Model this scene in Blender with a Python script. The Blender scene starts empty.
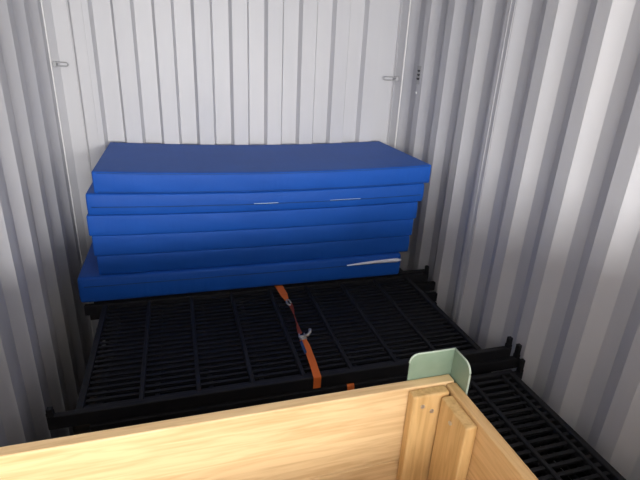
import bpy, bmesh, math, random
from mathutils import Vector, Matrix
random.seed(4)
C = bpy.context.scene.collection
H = 2.20                       # eye height over the container floor

# ---------------------------------------------------------------- helpers
def tag(o, label=None, cat=None, group=None, kind=None):
    if label: o['label'] = label
    if cat: o['category'] = cat
    if group: o['group'] = group
    if kind: o['kind'] = kind
    return o

def link(name, bm, m, parent=None, smooth=False):
    me = bpy.data.meshes.new(name)
    bmesh.ops.recalc_face_normals(bm, faces=bm.faces)
    if parent is not None:
        bmesh.ops.translate(bm, verts=bm.verts, vec=-Vector(parent.location))
    bm.to_mesh(me); bm.free()
    if smooth:
        for p in me.polygons: p.use_smooth = True
    me.materials.append(m)
    o = bpy.data.objects.new(name, me); C.objects.link(o)
    if parent is not None: o.parent = parent
    return o

def sub(o, parent, top):       # re-hang a part (built in the top thing's space) as a sub-part
    o.parent = parent
    return o

def empty(name, loc):
    o = bpy.data.objects.new(name, None); C.objects.link(o)
    o.location = loc; o.empty_display_size = .05
    return o

def box(bm, x0, x1, y0, y1, z0, z1, bev=0.0, seg=2):
    r = bmesh.ops.create_cube(bm, size=1)
    vs = r['verts']
    for v in vs:
        v.co = Vector(((x0+x1)/2+v.co.x*(x1-x0), (y0+y1)/2+v.co.y*(y1-y0), (z0+z1)/2+v.co.z*(z1-z0)))
    if bev > 0:
        es = list({e for v in vs for e in v.link_edges})
        bmesh.ops.bevel(bm, geom=es, offset=bev, segments=seg, affect='EDGES', profile=.5)

def tube(bm, pts, r, n=10, closed=False):
    rings = []
    N = len(pts)
    for i, p in enumerate(pts):
        a = Vector(pts[max(i-1, 0)]) if not closed else Vector(pts[(i-1) % N])
        b = Vector(pts[min(i+1, N-1)]) if not closed else Vector(pts[(i+1) % N])
        t = (b-a).normalized()
        u = t.cross(Vector((0, 0, 1)))
        if u.length < .05: u = t.cross(Vector((0, 1, 0)))
        u.normalize(); w = t.cross(u)
        rings.append([bm.verts.new(Vector(p)+(u*math.cos(k*2*math.pi/n)+w*math.sin(k*2*math.pi/n))*r) for k in range(n)])
    m = N if closed else N-1
    for i in range(m):
        A, B = rings[i], rings[(i+1) % N]
        for k in range(n): bm.faces.new((A[k], A[(k+1) % n], B[(k+1) % n], B[k]))
    if not closed:
        bm.faces.new(rings[0]); bm.faces.new(rings[-1][::-1])

def ribbon(bm, secs, th):      # secs: (centre, half-width vector, normal)
    rows = []
    for c, w, nrm in secs:
        c, w, nrm = Vector(c), Vector(w), Vector(nrm).normalized()*th/2
        rows.append([bm.verts.new(c-w-nrm), bm.verts.new(c+w-nrm), bm.verts.new(c+w+nrm), bm.verts.new(c-w+nrm)])
    for A, B in zip(rows, rows[1:]):
        for k in range(4): bm.faces.new((A[k], A[(k+1) % 4], B[(k+1) % 4], B[k]))
    bm.faces.new(rows[0]); bm.faces.new(rows[-1][::-1])

def prism(bm, poly, z0, z1):   # vertical prism over an XY polygon
    a = [bm.verts.new((x, y, z0)) for x, y in poly]
    b = [bm.verts.new((x, y, z1)) for x, y in poly]
    n = len(poly)
    for i in range(n): bm.faces.new((a[i], a[(i+1) % n], b[(i+1) % n], b[i]))
    bm.faces.new(a[::-1]); bm.faces.new(b)

# ---------------------------------------------------------------- materials
def mat(name, col, rough=.5, metal=0., spec=.5):
    m = bpy.data.materials.new(name); m.use_nodes = True
    b = m.node_tree.nodes['Principled BSDF']
    b.inputs['Base Color'].default_value = (*col, 1)
    b.inputs['Roughness'].default_value = rough
    b.inputs['Metallic'].default_value = metal
    b.inputs['Specular IOR Level'].default_value = spec
    return m, m.node_tree, b

def noisecol(nt, b, c0, c1, scale=(4, 4, 4), detail=4, lo=.35, hi=.65, sc=1.):
    N, L = nt.nodes, nt.links
    tc = N.new('ShaderNodeTexCoord'); mp = N.new('ShaderNodeMapping'); mp.inputs['Scale'].default_value = scale
    no = N.new('ShaderNodeTexNoise'); no.inputs['Scale'].default_value = sc; no.inputs['Detail'].default_value = detail
    cr = N.new('ShaderNodeValToRGB')
    cr.color_ramp.elements[0].position = lo; cr.color_ramp.elements[1].position = hi
    cr.color_ramp.elements[0].color = (*c0, 1); cr.color_ramp.elements[1].color = (*c1, 1)
    L.new(tc.outputs['Object'], mp.inputs[0]); L.new(mp.outputs[0], no.inputs['Vector'])
    L.new(no.outputs[0], cr.inputs[0]); L.new(cr.outputs[0], b.inputs['Base Color'])
    return tc, no, cr

def bump(nt, b, scale=(1, 1, 1), sc=10., strength=.2, dist=.01, detail=3):
    N, L = nt.nodes, nt.links
    tc = N.new('ShaderNodeTexCoord'); mp = N.new('ShaderNodeMapping'); mp.inputs['Scale'].default_value = scale
    no = N.new('ShaderNodeTexNoise'); no.inputs['Scale'].default_value = sc; no.inputs['Detail'].default_value = detail
    bp = N.new('ShaderNodeBump'); bp.inputs['Strength'].default_value = strength; bp.inputs['Distance'].default_value = dist
    L.new(tc.outputs['Object'], mp.inputs[0]); L.new(mp.outputs[0], no.inputs['Vector'])
    L.new(no.outputs[0], bp.inputs['Height']); L.new(bp.outputs[0], b.inputs['Normal'])

WALL, nt, b = mat('wall_paint', (.5, .5, .52), .45, 0, .5)
noisecol(nt, b, (.56, .56, .585), (.63, .625, .64), (1.2, 1.2, .35), 5, .3, .7, 2.)
bump(nt, b, (1, 1, .3), 6., .12, .01)
SEAL, nt, b = mat('sealant', (.80, .79, .78), .5)
CEIL, nt, b = mat('ceiling_paint', (.6, .6, .6), .5)
noisecol(nt, b, (.55, .55, .56), (.63, .62, .62), (1, 1, 1), 4, .3, .7, 2.)
FLOOR, nt, b = mat('plywood_floor', (.05, .04, .035), .8)
noisecol(nt, b, (.03, .024, .02), (.08, .06, .045), (2, 14, 2), 6, .3, .7, 2.)

def fabric(name, col, dark):
    m, nt, b = mat(name, col, .6, 0, .3)
    b.inputs['Sheen Weight'].default_value = .07
    b.inputs['Sheen Roughness'].default_value = .5
    b.inputs['Sheen Tint'].default_value = (.5, .7, 1, 1)
    N, L = nt.nodes, nt.links
    noisecol(nt, b, dark, col, (1.5, 1.5, 3), 4, .3, .7, 2.)
    tc = N.new('ShaderNodeTexCoord')
    m1 = N.new('ShaderNodeMapping'); m1.inputs['Scale'].default_value = (28, 2, 4); m1.inputs['Rotation'].default_value = (0, .35, 0)
    n1 = N.new('ShaderNodeTexNoise'); n1.inputs['Scale'].default_value = 1.; n1.inputs['Detail'].default_value = 2
    m2 = N.new('ShaderNodeMapping'); m2.inputs['Scale'].default_value = (2, 2, 9)
    n2 = N.new('ShaderNodeTexNoise'); n2.inputs['Scale'].default_value = 1.; n2.inputs['Detail'].default_value = 3
    b1 = N.new('ShaderNodeBump'); b1.inputs['Strength'].default_value = .4; b1.inputs['Distance'].default_value = .006
    b2 = N.new('ShaderNodeBump'); b2.inputs['Strength'].default_value = .1; b2.inputs['Distance'].default_value = .01
    L.new(tc.outputs['Object'], m1.inputs[0]); L.new(m1.outputs[0], n1.inputs['Vector']); L.new(n1.outputs[0], b1.inputs['Height'])
    L.new(tc.outputs['Object'], m2.inputs[0]); L.new(m2.outputs[0], n2.inputs['Vector']); L.new(n2.outputs[0], b2.inputs['Height'])
    L.new(b1.outputs[0], b2.inputs['Normal']); L.new(b2.outputs[0], b.inputs['Normal'])
    return m
BLUE = fabric('royal_blue_nylon', (.005, .090, .46), (.004, .076, .40))
DBLUE = fabric('blue_welt', (.010, .055, .22), (.008, .05, .2))
FOAM, nt, b = mat('white_foam', (.85, .87, .95), .8)
ZIP_GLINT, nt, b = mat('zip_glint', (.55, .68, .85), .25, .3)  # glints on the zip, put in as a pale colour
BLACK, nt, b = mat('black_powder_coat', (.012, .012, .014), .62, 0, .35)
noisecol(nt, b, (.006, .006, .008), (.011, .011, .013), (5, 5, 5), 4, .3, .7, 3.)
ORANGE, nt, b = mat('orange_webbing', (.75, .16, .025), .7)
bump(nt, b, (1, 1, 1), 300., .3, .002)
RED, nt, b = mat('faded_red_webbing', (.33, .06, .035), .7)
BLUEW, nt, b = mat('blue_webbing', (.03, .09, .26), .7)
STEEL, nt, b = mat('zinc_steel', (.62, .62, .60), .35, .8)
DSTEEL, nt, b = mat('dark_steel', (.2, .2, .2), .4, .7)
GREEN, nt, b = mat('pale_green_paint', (.23, .36, .26), .35, 0, .5)
noisecol(nt, b, (.19, .27, .195), (.23, .31, .23), (8, 8, 8), 4, .3, .7, 3.)
GEDGE, nt, b = mat('worn_green_edge', (.42, .50, .41), .4)
INK, nt, b = mat('label_ink', (.06, .06, .07), .6)

def wood(name, c0, c1, scale, knots=True):
    m, nt, b = mat(name, c0, .55)
    N, L = nt.nodes, nt.links
    tc = N.new('ShaderNodeTexCoord'); mp = N.new('ShaderNodeMapping'); mp.inputs['Scale'].default_value = scale
    no = N.new('ShaderNodeTexNoise'); no.inputs['Scale'].default_value = 2.; no.inputs['Detail'].default_value = 6; no.inputs['Distortion'].default_value = .6
    cr = N.new('ShaderNodeValToRGB'); e = cr.color_ramp.elements
    e[0].position = .3; e[0].color = (*c0, 1); e[1].position = .6; e[1].color = (*c1, 1)
    L.new(tc.outputs['Object'], mp.inputs[0]); L.new(mp.outputs[0], no.inputs['Vector']); L.new(no.outputs[0], cr.inputs[0])
    L.new(cr.outputs[0], b.inputs['Base Color'])
    bp = N.new('ShaderNodeBump'); bp.inputs['Strength'].default_value = .15; bp.inputs['Distance'].default_value = .003
    L.new(no.outputs[0], bp.inputs['Height']); L.new(bp.outputs[0], b.inputs['Normal'])
    return m
PINEX = wood('pine_along_x', (.62, .40, .19), (.78, .56, .30), (3, 40, 40))
PINEY = wood('pine_along_y', (.56, .33, .13), (.72, .47, .22), (40, 3, 40))
PINEZ = wood('pine_upright', (.55, .33, .12), (.70, .46, .20), (40, 40, 3))

# ---------------------------------------------------------------- container shell
XL, XR, YE, YD = -.70, 1.63, 3.33, -2.60
ZT = 2.69
bm = bmesh.new(); box(bm, -.85, 1.80, YD, 3.45, -.04, 0); tag(link('floor', bm, FLOOR), kind='structure')
bm = bmesh.new(); box(bm, -.85, 1.80, YD, 3.45, ZT, ZT+.03); tag(link('ceiling', bm, CEIL), kind='structure')

def side_wall(name, xin, s, c0, pitch):    # crest starts at c0 + k*pitch, s = outward sign
    pts = []
    dep = .036; k = -40
    ys = []
    while True:
        c = c0+k*pitch; k += 1
        if c > YE: break
        for y, d in ((c-.070, dep), (c, 0), (c+.073, 0), (c+.143, dep)):
            if YD < y < YE-.005: ys.append((y, d))
    ys = [(YD, ys[0][1])]+ys+[(YE+.04, ys[-1][1])]
    poly = [(xin+s*d, y) for y, d in ys]
    poly += [(xin+s*.09, YE+.04), (xin+s*.09, YD)]
    bm = bmesh.new(); prism(bm, poly, 0, ZT)
    return tag(link(name, bm, WALL), kind='structure')
side_wall('wall_left', XL, -1, 2.10-.01, .2875)
side_wall('wall_right', XR, 1, 1.884, .285)

poly = [(XL-.004, YE), (XL+.004, YE), (-.658, YE+.045)]
for k in range(9):
    a = -.561+.2345*k; b_ = -.446+.2345*k
    poly += [(a-.009, YE+.045), (a+.009, YE), (b_-.009, YE), (b_+.009, YE+.045)]
poly += [(1.572, YE+.045), (1.604, YE+.080), (1.622, YE), (XR+.004, YE), (XR+.004, YE+.09), (XL-.004, YE+.09)]
bm = bmesh.new(); prism(bm, poly, 0, ZT); tag(link('wall_back', bm, WALL), kind='structure')

# sealant beads in the corners, weld beads on the right wall
for i, x in enumerate((XL+.002, XR-.002)):
    bm = bmesh.new(); tube(bm, [(x, YE-.002, z*ZT/12) for z in range(13)], .0065, 8)
    tag(link('trim_%d' % (i+1), bm, SEAL, smooth=True), kind='structure')
bm = bmesh.new()
for y in (2.178, 2.212): tube(bm, [(XR, y, z*ZT/6) for z in range(7)], .0025, 6)
tag(link('trim_3', bm, WALL, smooth=True), kind='structure')
bm = bmesh.new(); tube(bm, [(-.575, YE+.045, z*ZT/6) for z in range(7)], .003, 6)
tube(bm, [(-.49, YE, z*ZT/6) for z in range(7)], .0015, 6)
tag(link('trim_4', bm, WALL, smooth=True), kind='structure')

# lashing rings on the corner posts
def lashing(x0, x1, z, label):
    t = empty('lashing_ring', (x0, YE, z)); tag(t, label, 'lashing ring', 'lashing rings in the container corners')
    t.pop('group')
    r = .006; y = YE-.004; h = .011
    pts = []
    n = 6
    for k in range(n+1):
        a = math.pi/2+math.pi*k/n; pts.append((x0+h+math.cos(a)*h, y, z+math.sin(a)*h))
    for k in range(n+1):
        a = -math.pi/2+math.pi*k/n; pts.append((x1-h+math.cos(a)*h, y, z+math.sin(a)*h))
    bm = bmesh.new(); tube(bm, pts, r*.6, 8, closed=True); link('ring', bm, WALLST, t, True)
    bm = bmesh.new()
    xw = x0+.012 if x0 < 0 else x1-.012
    box(bm, xw-.010, xw+.010, YE-.012, YE+.044, z-.016, z+.016, .003); link('clip', bm, WALLST, t)
WALLST, nt, b = mat('painted_steel', (.42, .42, .43), .45)
lashing(-.690, -.606, H-.135, 'small grey steel lashing ring high in the left back corner')
lashing(1.480, 1.594, H-.146, 'small grey steel lashing ring high in the right back corner')

# printed mark on the right wall
t = empty('wall_sticker', (XR, 3.085, H-.12)); tag(t, 'small faded printed sticker with dark marks high on the right wall', 'sticker')
bm = bmesh.new(); box(bm, XR-.0015, XR, 3.058, 3.112, H-.165, H-.045); link('backing', bm, WALLST, t)
bm = bmesh.new()
for k, (w0, w1) in enumerate(((3.068, 3.102), (3.066, 3.100), (3.064, 3.104))):
    z = H-.075-.026*k
    box(bm, XR-.003, XR-.0014, w0, w1, z-.006, z+.004)
    box(bm, XR-.003, XR-.0014, w0+.006, w1-.010, z-.010, z-.003)
link('printed_marks', bm, INK, t)
bm = bmesh.new()
bmesh.ops.create_uvsphere(bm, u_segments=12, v_segments=8, radius=.007, matrix=Matrix.Translation((XR-.001, 3.085, H-.223)))
tag(link('rivet', bm, SEAL, smooth=True), 'tiny pale rivet head below the printed sticker on the right wall', 'rivet')

# ---------------------------------------------------------------- foam mattresses
def prof(x): # sag along the length, 0..1
    return 1-((x-.53)/.95)**2
def mattress(x0, x1, y0, y1, z0, z1, sag0, sag1, label, bulge=.003, rot=0., welt=None, edge=.006):
    t = empty('foam_mattress', ((x0+x1)/2, (y0+y1)/2, H+z0)); tag(t, label, 'mattress', 'blue foam mattresses in the pile')
    nx, ny = 44, 16
    # closed section ring in the YZ plane, rounded corners
    ring = []
    r = edge; hz = (z1-z0)
    def arc(cy, cz, a0):
        for k in range(5):
            a = a0+math.pi/2*k/4
            ring.append((cy+math.cos(a)*r, cz+math.sin(a)*r))
    arc(y1-r, z1-r, 0)
    for k in range(1, ny): ring.append((y1-r+(y0-y1+2*r)*k/ny, z1))
    arc(y0+r, z1-r, math.pi/2)
    for k in range(1, 5): ring.append((y0, z1-r+(z0-z1+2*r)*k/5))
    arc(y0+r, z0+r, math.pi)
    for k in range(1, ny): ring.append((y0+r+(y1-y0-2*r)*k/ny, z0))
    arc(y1-r, z0+r, 3*math.pi/2)
    for k in range(1, 5): ring.append((y1, z0+r+(z1-z0-2*r)*k/5))
    cy, cz = (y0+y1)/2, (z0+z1)/2
    bm = bmesh.new(); rows = []
    xs = [x0+r*(1-math.cos(math.pi/2*k/4)) for k in range(4)]
    xs += [x0+r+(x1-x0-2*r)*k/nx for k in range(nx+1)]
    xs += [x1-r*(1-math.cos(math.pi/2*k/4)) for k in range(3, -1, -1)]
    for x in xs:
        e = min(x-x0, x1-x)
        ins = r-math.sqrt(max(0, r*r-(r-e)**2)) if e < r else 0
        row = []
        for (y, z) in ring:
            yy = cy+(y-cy)*(1-ins/((y1-y0)/2)); zz = cz+(z-cz)*(1-ins/(hz/2))
            f = (zz-z0)/hz
            bl = math.sin(math.pi*min(1, max(0, f)))
            if y <= y0+r: yy -= bulge*bl+.001*math.sin(x*7+z0*40)*bl+.001*math.sin(x*17+z0*90+f*2)*bl
            sg = sag0*(1-f)+sag1*f
            zz += -sg*prof(x)
            row.append(bm.verts.new((x+rot*(yy-y0), yy, H+zz)))
        rows.append(row)
    n = len(ring)
    for A, B in zip(rows, rows[1:]):
        for k in range(n): bm.faces.new((A[k], A[(k+1) % n], B[(k+1) % n], B[k]))
    bm.faces.new(rows[0]); bm.faces.new(rows[-1][::-1])
    link('cover', bm, BLUE, t, True)
    for (f, rad, m_, nm, xa, xb) in (welt or []):
        pts = []
        for k in range(41):
            x = xa+(xb-xa)*k/40
            bl = math.sin(math.pi*f)
            y = y0-bulge*bl-.001*math.sin(x*7+z0*40)*bl-.001*math.sin(x*17+z0*90+f*2)*bl
            pts.append((x, y, H+z0+f*hz-(sag0*(1-f)+sag1*f)*prof(x)))
        bm = bmesh.new(); tube(bm, pts, rad, 6); link(nm, bm, m_, t, True)
    return t
G = .0006
Z = [-.598, -.712, -.830, -.944, -1.060, -1.172, -1.326]
S = [.024, .021, .017, .012, .008, .004, .0]
L6 = ['blue foam mattress lying on top of the pile, its slate-coloured upper face in view',
      'bright blue foam mattress second from the top, with glinting zip along its edge',
      'blue foam mattress third from the top of the pile, plain front edge',
      'blue foam mattress fourth from the top, just above the fifth, darker front edge',
      'dark blue foam mattress resting directly on the bottom mattress of the pile',
      'lowest blue mattress, jutting out at the left, white foam showing through its open seam']
mattress(-.420, 1.482, 2.500, 3.310, Z[1]+G, Z[0], S[1], S[0], L6[0], welt=[(.93, .002, DBLUE, 'piping', -.40, 1.465), (.07, .002, DBLUE, 'piping', -.40, 1.465)], edge=.006)
mattress(-.462, 1.452, 2.500, 3.305, Z[2]+G, Z[1]-G, S[2], S[1], L6[1], bulge=.006, edge=.009,
         welt=[(.40, .003, DBLUE, 'seam', -.44, 1.43), (.43, .0020, ZIP_GLINT, 'zip', .39, .53), (.43, .0018, ZIP_GLINT, 'zip', .84, 1.03)])  # pale zip strips stand only where the glints fall
mattress(-.472, 1.425, 2.502, 3.300, Z[3]+G, Z[2]-G, S[3], S[2], L6[2])
mattress(-.462, 1.412, 2.506, 3.300, Z[4]+G, Z[3]-G, S[4], S[3], L6[3])
mattress(-.452, 1.400, 2.506, 3.300, Z[5]+G, Z[4]-G, S[5], S[4], L6[4])
m6 = mattress(-.560, 1.345, 2.485, 3.285, Z[6]+G, Z[5]-G, S[6], S[5], L6[5], bulge=.007, edge=.016,
              welt=[(.66, .003, DBLUE, 'seam', -.53, 1.32)])
# foam showing through the open seam of the lowest mattress
bm = bmesh.new(); pts = []
up, lo = [], []
for k in range(31):
    u = k/30; x = .97+(1.340-.97)*u
    zc = H-1.222+.008*u+.004*math.sin(u*3)
    hh = .002+.011*(u**.8)*(1 if u < .93 else max(.25, (1-u)/.07))
    up.append((x, zc+hh)); lo.append((x, zc-hh))
sec = []
for k in range(31):
    x, zu = up[k]; _, zl = lo[k]
    yf = 2.4690
    sec.append([bm.verts.new((x, yf+.02, zl)), bm.verts.new((x, yf+.004, zl)), bm.verts.new((x, yf, (zu+zl)/2)), bm.verts.new((x, yf+.004, zu)), bm.verts.new((x, yf+.02, zu))])
for A, B in zip(sec, sec[1:]):
    for k in range(5): bm.faces.new((A[k], A[(k+1) % 5], B[(k+1) % 5], B[k]))
bm.faces.new(sec[0]); bm.faces.new(sec[-1][::-1])
tag(link('foam_core', bm, FOAM, m6, True), 'white foam showing through the open seam')

# ---------------------------------------------------------------- black bed frames
ZA = -1.337; HR = .0600
BARS = [-.435+.2283*k for k in range(1, 8)]
def bed_frame(y0, y1, ztop, left_posts=True, hr=HR, xe=1.562, xs=-.455):
    """frame spans end rails x=-.435 .. 1.39, side rails run on to the posts"""
    t = empty('bed_frame', (.48, (y0+y1)/2, H+ztop-hr))
    z1 = H+ztop; z0 = z1-hr; w = .028
    for y in (y0, y1-w):
        bm = bmesh.new(); box(bm, -.545 if left_posts else xs, xe, y, y+w, z0+.0004, z1-.0004, .004); link('side_rail', bm, BLACK, t)
    for x in (-.435, 1.391):
        bm = bmesh.new(); box(bm, x-.014, x+.014, y0+w, y1-w, z0+.006, z1-.001, .004); link('end_rail', bm, BLACK, t)
    for x in BARS:
        bm = bmesh.new(); box(bm, x-.010, x+.010, y0+w, y1-w, z1-.024, z1-.002, .003, 1); link('crossbar', bm, BLACK, t)
    bm = bmesh.new(); n = 22
    for k in range(n):
        y = y0+w+(y1-y0-2*w)*(k+.5)/n
        box(bm, -.421, 1.377, y-.0075, y+.0075, z1-.020, z1-.012)
    link('slat_panel', bm, BLACK, t)
    for x in ((-.532, 1.548) if left_posts else (1.548,)):
        for y in ((y0, y1-w) if left_posts and x > 0 else (y0,)):
            bm = bmesh.new()
            hgt = (.056 if left_posts else .074) if x > 0 else .034
            box(bm, x-.011, x+.011, y+.003, y+w-.003, z1-.001, z1+hgt, .003)
            box(bm, x-.013, x+.013, y+.001, y+w-.001, z1-.0005, z1+.018, .003)
            link('post', bm, BLACK, t)
    return t
def copy_tree(o, dx=0, dy=0, dz=0, label=None):
    c = o.copy(); C.objects.link(c); c.location = Vector(o.location)+Vector((dx, dy, dz))
    if label: c['label'] = label
    for ch in o.children:
        d = ch.copy(); C.objects.link(d); d.parent = c
    return c

NA = 14; PA = (H+ZA)/NA
# pile in the middle of the floor
A1 = bed_frame(1.615, 2.505, ZA, True, PA)
tag(A1, 'black slatted bed frame topmost of the strapped pile before the mattresses', 'bed frame', 'bed frames in the strapped pile')
proto = bed_frame(1.615, 2.505, ZA, False, PA)
tag(proto, 'x', 'bed frame', 'bed frames in the strapped pile')
offs = [(.055, -.012, 'black bed frame second from the top of the strapped pile, with upright end post'),
        (.056, -.055, 'black bed frame third from the top of the strapped pile, post by the wall'),
        (.050, -.075, 'black bed frame fourth from the top of the strapped pile, its end post mostly hidden')]
low = 'black bed frame deep in the strapped pile, seen only through the slats above'
for i in range(1, NA):
    dx, dy, lb = offs[i-1] if i <= 3 else ((.02, -.06, low) if i % 2 == 0 else (-.02, -.03, low))
    if i == 1:
        o = proto; o.location += Vector((dx, dy, -i*PA)); o['label'] = lb
    else:
        o = copy_tree(proto, dx-offs[0][0], dy-offs[0][1], -(i-1)*PA, lb)
        if i > 2:
            for ch in list(o.children):
                if ch.name.startswith('post'): bpy.data.objects.remove(ch)
# pile under the mattresses
ZB = Z[6]-.0008; PB = (H+ZB)/NA
gB = 'bed frames in the pile under the mattresses'
B1 = bed_frame(2.515, 3.322, ZB, False, PB, 1.562, -.50)
for ch in list(B1.children):
    if ch.name.startswith('post'): bpy.data.objects.remove(ch)
lbB = 'black bed frame in the dark pile holding up the mattresses against the back wall'
tag(B1, 'black bed frame carrying the lowest blue mattress, front rail in its shade', 'bed frame', gB)
for i in range(1, NA):
    copy_tree(B1, (.012, -.03, .02, -.01, .03)[i % 5], 0, -i*PB, lbB)
# pile nearest the viewer, under and beside the crate
ZC = -1.392; NC = 13; PC = (H+ZC)/NC
gC = 'bed frames in the pile beside the crate'
lc = ['black bed frame topmost of the pile beside and under the pine crate',
      'black bed frame second from the top beside the crate, edge rail near right wall']
C1 = bed_frame(.590, 1.530, ZC, False, PC, 1.407)
for ch in list(C1.children):
    if ch.name.startswith('post'): bpy.data.objects.remove(ch)
bm = bmesh.new(); box(bm, 1.330, 1.346,   .619, 1.501, H+ZC-.028, H+ZC-.002, .003, 1); link('crossbar', bm, BLACK, C1)
C1.location.x += .095
tag(C1, lc[0], 'bed frame', gC)
lowC = 'black bed frame low in the pile beside the crate, under the upper two'
for i in range(1, NC):
    copy_tree(C1, (.0, .03, .012, -.03, -.01)[i % 5], 0, -i*PC, lc[1] if i == 1 else lowC)
# the crate's rear end stands on one more pile
for i in range(NC):
    copy_tree(C1, -.01*i, -.945, -i*PC, 'black bed frame of the pile under the near end of the pine crate')['group'] = 'bed frames under the near end of the crate'

# ---------------------------------------------------------------- orange lashing strap
zs = H+ZA+.004
t = empty('lashing_strap', (.54, 2.05, zs)); tag(t, 'long orange lashing strap with steel buckle laid across the black bed frames', 'strap')
bm = bmesh.new()
U = (0, 0, 1)
ribbon(bm, [((.540, 2.510, H+ZA-.10), (.024, 0, 0), (0, 1, 0)), ((.540, 2.510, zs-.006), (.024, 0, 0), (0, 1, .2)), ((.541, 2.503, zs), (.024, 0, 0), (0, .5, 1)),
            ((.542, 2.45, zs+.003), (.023, 0, 0), U), ((.546, 2.38, zs+.006), (.021, 0, .003), U), ((.548, 2.32, zs+.006), (.012, 0, .004), U), ((.548, 2.295, zs+.006), (.008, 0, .004), U)], .002)
link('webbing', bm, ORANGE, t)
bm = bmesh.new()
hk = [(.548, 2.305, zs+.010), (.540, 2.285, zs+.012), (.538, 2.262, zs+.011), (.545, 2.245, zs+.010), (.556, 2.240, zs+.010)]
tube(bm, hk, .0045, 8); tube(bm, [(.556, 2.305, zs+.010), (.560, 2.28, zs+.012), (.562, 2.262, zs+.010)], .004, 8)
link('hook', bm, STEEL, t, True)
bm = bmesh.new()
tw = []
for k in range(13):
    u = k/12; y = 2.25-(2.25-1.945)*u
    a = math.pi*.5*(1-abs(2*u-1))+.5
    w = .0105
    tw.append(((.556-.018*u+.003*math.sin(u*6), y, zs+.010), (w*math.cos(a), 0, w*math.sin(a)), (-math.sin(a), 0, math.cos(a))))
ribbon(bm, tw, .002); tag(link('webbing', bm, RED, t), 'narrow faded red twisted stretch of webbing')
bm = bmesh.new()
box(bm, .526, .556, 1.895, 1.935, zs+.006, zs+.010, .002)
box(bm, .524, .530, 1.89, 1.94, zs+.004, zs+.018, .002)
box(bm, .552, .558, 1.89, 1.94, zs+.004, zs+.018, .002)
tube(bm, [(.522, 1.915, zs+.014), (.560, 1.915, zs+.014)], .005, 8)
bk = link('buckle', bm, STEEL, t)
bm = bmesh.new()
bmv = [(.553, 1.915, zs+.016), (.566, 1.905, zs+.026), (.578, 1.915, zs+.034), (.583, 1.935, zs+.038)]
tube(bm, bmv, .008, 8)
lv = link('lever', bm, STEEL, t, True); lv.parent = bk
bm = bmesh.new()
ribbon(bm, [((.538, 1.90, zs+.006), (.0165, 0, .003), U), ((.543, 1.84, zs+.012), (.0155, 0, -.002), U), ((.540, 1.78, zs+.006), (.017, 0, .0), U),
            ((.536, 1.70, zs+.006), (.0175, 0, 0), U), ((.532, 1.635, zs+.002), (.0175, 0, 0), U), ((.531, 1.612, zs), (.0175, 0, 0), (0, -.4, 1)), ((.531, 1.6105, zs-.008), (.0175, 0, 0), (0, -1, .2)),
            ((.531, 1.6105, H+ZA-.055), (.0175, 0, 0), (0, -1, 0))], .002)
link('webbing', bm, ORANGE, t)
bm = bmesh.new()
lp = []
for k in range(9):
    u = k/8
    lp.append(((.524-.004*math.sin(u*3), 1.885-.10*u, zs+.008+.010*math.sin(u*math.pi)), (.0045, 0, .006), (-.8, 0, 1)))
ribbon(bm, lp, .002); tag(link('tail', bm, BLUEW, t), 'loose blue webbing tail')

t2 = empty('strap_end', (.69, 1.56, H+ZA-PA)); tag(t2, 'short orange strap end wrapped over the lower rail just behind the crate board', 'strap')
z2 = H+ZA-PA
bm = bmesh.new()
ribbon(bm, [((.690, 1.612, z2+.0012), (.017, 0, 0), U), ((.690, 1.604, z2+.0012), (.017, 0, 0), (0, -.4, 1)), ((.691, 1.6015, z2-.006), (.017, 0, 0), (0, -1, .2)), ((.694, 1.6015, z2-.056), (.017, 0, 0), (0, -1, 0))], .0014)
link('webbing', bm, ORANGE, t2)

# ---------------------------------------------------------------- pine crate
CT = H-.708                      # top of the boards
CB = H+ZC+.0008                  # it stands on the near piles
cx0, cx1, cy0, cy1 = -.62, .603, -.02, .797
cr = empty('pine_crate', ((cx0+cx1)/2, (cy0+cy1)/2, CB)); tag(cr, 'open pale pine crate with corner battens standing in the foreground', 'crate')
th = .027
nb = 3; hb = (CT-CB-.02)/nb
for k in range(nb):
    z0 = CB+.02+k*hb; z1 = z0+hb-.002
    if k == nb-1: z1 = CT
    bm = bmesh.new(); box(bm, cx0, cx1-.004, cy1-th, cy1, z0, z1, .003); link('end_board', bm, PINEX, cr)
    bm = bmesh.new(); box(bm, cx0, cx1, cy0, cy0+th, z0, z1, .003); link('end_board', bm, PINEX, cr)
    bm = bmesh.new(); box(bm, cx1-th, cx1, cy0+th+.001, cy1-th-.001, z0, z1-(.004 if k == nb-1 else 0), .003); link('side_board', bm, PINEY, cr)
    bm = bmesh.new(); box(bm, cx0, cx0+th, cy0+th+.001, cy1-th-.001, z0, z1, .003); link('side_board', bm, PINEY, cr)
bm = bmesh.new()
for k in range(6):
    x0 = cx0+(cx1-cx0)*k/6
    box(bm, x0+.001, x0+(cx1-cx0)/6-.001, cy0, cy1, CB, CB+.019, .002)
link('base', bm, PINEY, cr)
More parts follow.
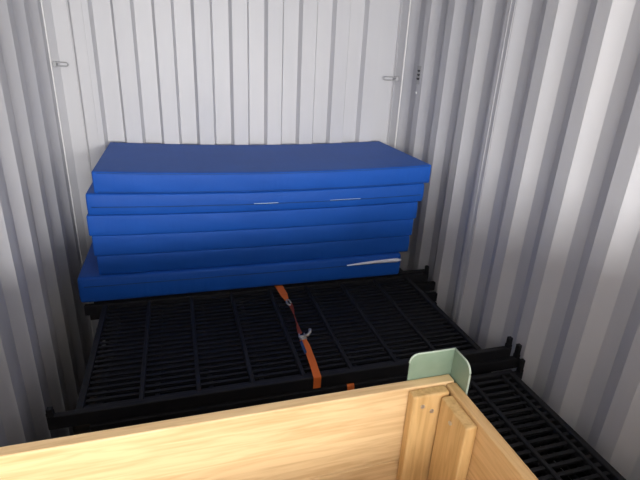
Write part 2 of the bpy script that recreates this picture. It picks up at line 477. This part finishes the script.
# battens: a wide one on each end board, a second one on each side board
def batten(x0, x1, y0, y1, top, screws, axis):
    bm = bmesh.new(); box(bm, x0, x1, y0, y1, CB+.02, top, .004)
    o = link('batten', bm, PINEZ, cr)
    for (a, z) in screws:
        bm = bmesh.new()
        if axis == 'y':
            M = Matrix.Translation((a, y0-.0005, z)) @ Matrix.Rotation(math.pi/2, 4, 'X')
        else:
            M = Matrix.Translation((x0-.0005, a, z)) @ Matrix.Rotation(math.pi/2, 4, 'Y')
        bmesh.ops.create_cone(bm, cap_ends=True, segments=16, radius1=.0052, radius2=.0052, depth=.003, matrix=M)
        s = link('screw', bm, STEEL, cr); s.parent = o
bt = CT-.005
batten(cx1-th-.099, cx1-th-.006, cy1-th-.028, cy1-th-.001, bt, [(.503, CT-.034), (.529, CT-.052)], 'y')
batten(cx0+th+.004, cx0+th+.102, cy1-th-.036, cy1-th-.001, bt, [(cx0+.07, CT-.052), (cx0+.10, CT-.070)], 'y')
batten(cx1-th-.030, cx1-th-.001, cy1-th-.135, cy1-th-.032, CT-.011, [(cy1-th-.08, CT-.045)], 'x')
batten(cx0+th+.001, cx0+th+.033, cy1-th-.140, cy1-th-.042, CT-.022, [], 'x')
batten(cx1-th-.102, cx1-th-.004, cy0+th+.001, cy0+th+.036, bt, [], 'y')
batten(cx0+th+.004, cx0+th+.102, cy0+th+.001, cy0+th+.036, bt, [], 'y')

# green steel angle plate round the crate's far right corner
def plate(bm, axis):
    pass
bm = bmesh.new()
T = .004; zt = CT+.069; zb = CT-.09; R = .022
xo = cx1+.001; yo = cy1+.001
def outline(L, r, n=6):     # (u, z) with a rounded free top corner at u=L; fold at u=0
    pts = [(0, zb), (0, zt)]
    for k in range(n+1):
        a = math.pi/2*(1-k/n); pts.append((L-r+math.cos(a)*r, zt-r+math.sin(a)*r))
    pts.append((L, zb+.012)); pts.append((L-.012, zb))
    return pts
def leaf(L, r, f):
    o = outline(L, r)
    a = [bm.verts.new(f(u, z, 0)) for u, z in o]; b2 = [bm.verts.new(f(u, z, T)) for u, z in o]
    n = len(o); bm.faces.new(a); bm.faces.new(b2[::-1])
    for i in range(n): bm.faces.new((a[i], a[(i+1) % n], b2[(i+1) % n], b2[i]))
leaf(.120, R, lambda u, z, t_: (xo+T-u, yo+t_, z))
leaf(.068, .026, lambda u, z, t_: (xo+t_, yo-u, z))
g = link('corner_plate', bm, GREEN, cr); g['label'] = 'pale green steel corner plate'
bv = g.modifiers.new('bev', 'BEVEL'); bv.width = .0012; bv.segments = 2
# bare rim along the free top edge
bm = bmesh.new()
o1 = [(xo+T-u, yo+T*.5, z) for u, z in outline(.120, R)[1:9]]
o2 = [(xo+T*.5, yo-u, z) for u, z in outline(.068, .026)[1:10]]
tube(bm, o1, .0023, 8); tube(bm, o2, .0024, 8)
rim = link('rim', bm, GEDGE, cr, True); rim.parent = g

# added crate, unseen behind the viewer, blocks door light from the lower walls
def shade_crate(x0, x1, y0, y1, z1, label):
    t = empty('pine_crate', ((x0+x1)/2, (y0+y1)/2, 0)); tag(t, label, 'crate')
    n = 6; h = z1/n
    for k in range(n):
        a, b_ = k*h+.0005, (k+1)*h-.002
        for (p, q, nm, m_) in (((x0, x1), (y0, y0+.027), 'end_board', PINEX), ((x0, x1), (y1-.027, y1), 'end_board', PINEX),
                               ((x0, x0+.027), (y0+.028, y1-.028), 'side_board', PINEY), ((x1-.027, x1), (y0+.028, y1-.028), 'side_board', PINEY)):
            bm = bmesh.new(); box(bm, *p, *q, a, b_, .003); link(nm, bm, m_, t)
    bm = bmesh.new(); box(bm, x0, x1, y0, y1, z1-.0015, z1+.012, .002); link('lid', bm, PINEX, t)
shade_crate(.30, 1.60, -1.35, -.40, H-.42, 'added unseen lidded crate behind the viewer, shading the lower walls')
# ---------------------------------------------------------------- light
def area(name, loc, rot, sx, sy, e, col):
    l = bpy.data.lights.new(name, 'AREA'); l.shape = 'RECTANGLE'; l.size = sx; l.size_y = sy; l.energy = e; l.color = col
    o = bpy.data.objects.new(name, l); C.objects.link(o); o.location = loc; o.rotation_euler = rot
    return o
# daylight through the open doors behind the viewer
area('door_daylight', (.40, YD+.05, H-.12), (math.radians(90), 0, 0), 2.1, .42, 222, (1, .985, .97))
w = bpy.data.worlds.new('World'); bpy.context.scene.world = w; w.use_nodes = True
w.node_tree.nodes['Background'].inputs[0].default_value = (.85, .9, 1, 1)
w.node_tree.nodes['Background'].inputs[1].default_value = .3

# ---------------------------------------------------------------- camera
cam = bpy.data.cameras.new('camera'); co = bpy.data.objects.new('camera', cam); C.objects.link(co)
F = 466.
Yv = Vector((-149, 194, -F)).normalized(); Zv = -Vector((-60, -1167, -F)).normalized()
Zv = (Zv-Yv*Zv.dot(Yv)).normalized(); Xv = Yv.cross(Zv)
M = Matrix((Xv, Yv, Zv)).to_4x4(); M.translation = (0, 0, H)
co.matrix_world = M
cam.sensor_width = 36; cam.lens = F*36/640; cam.clip_start = .02
bpy.context.scene.camera = co
vs = bpy.context.scene.view_settings
vs.view_transform = 'Standard'; vs.look = 'None'; vs.gamma = 1; vs.use_curve_mapping = False; vs.exposure = 0
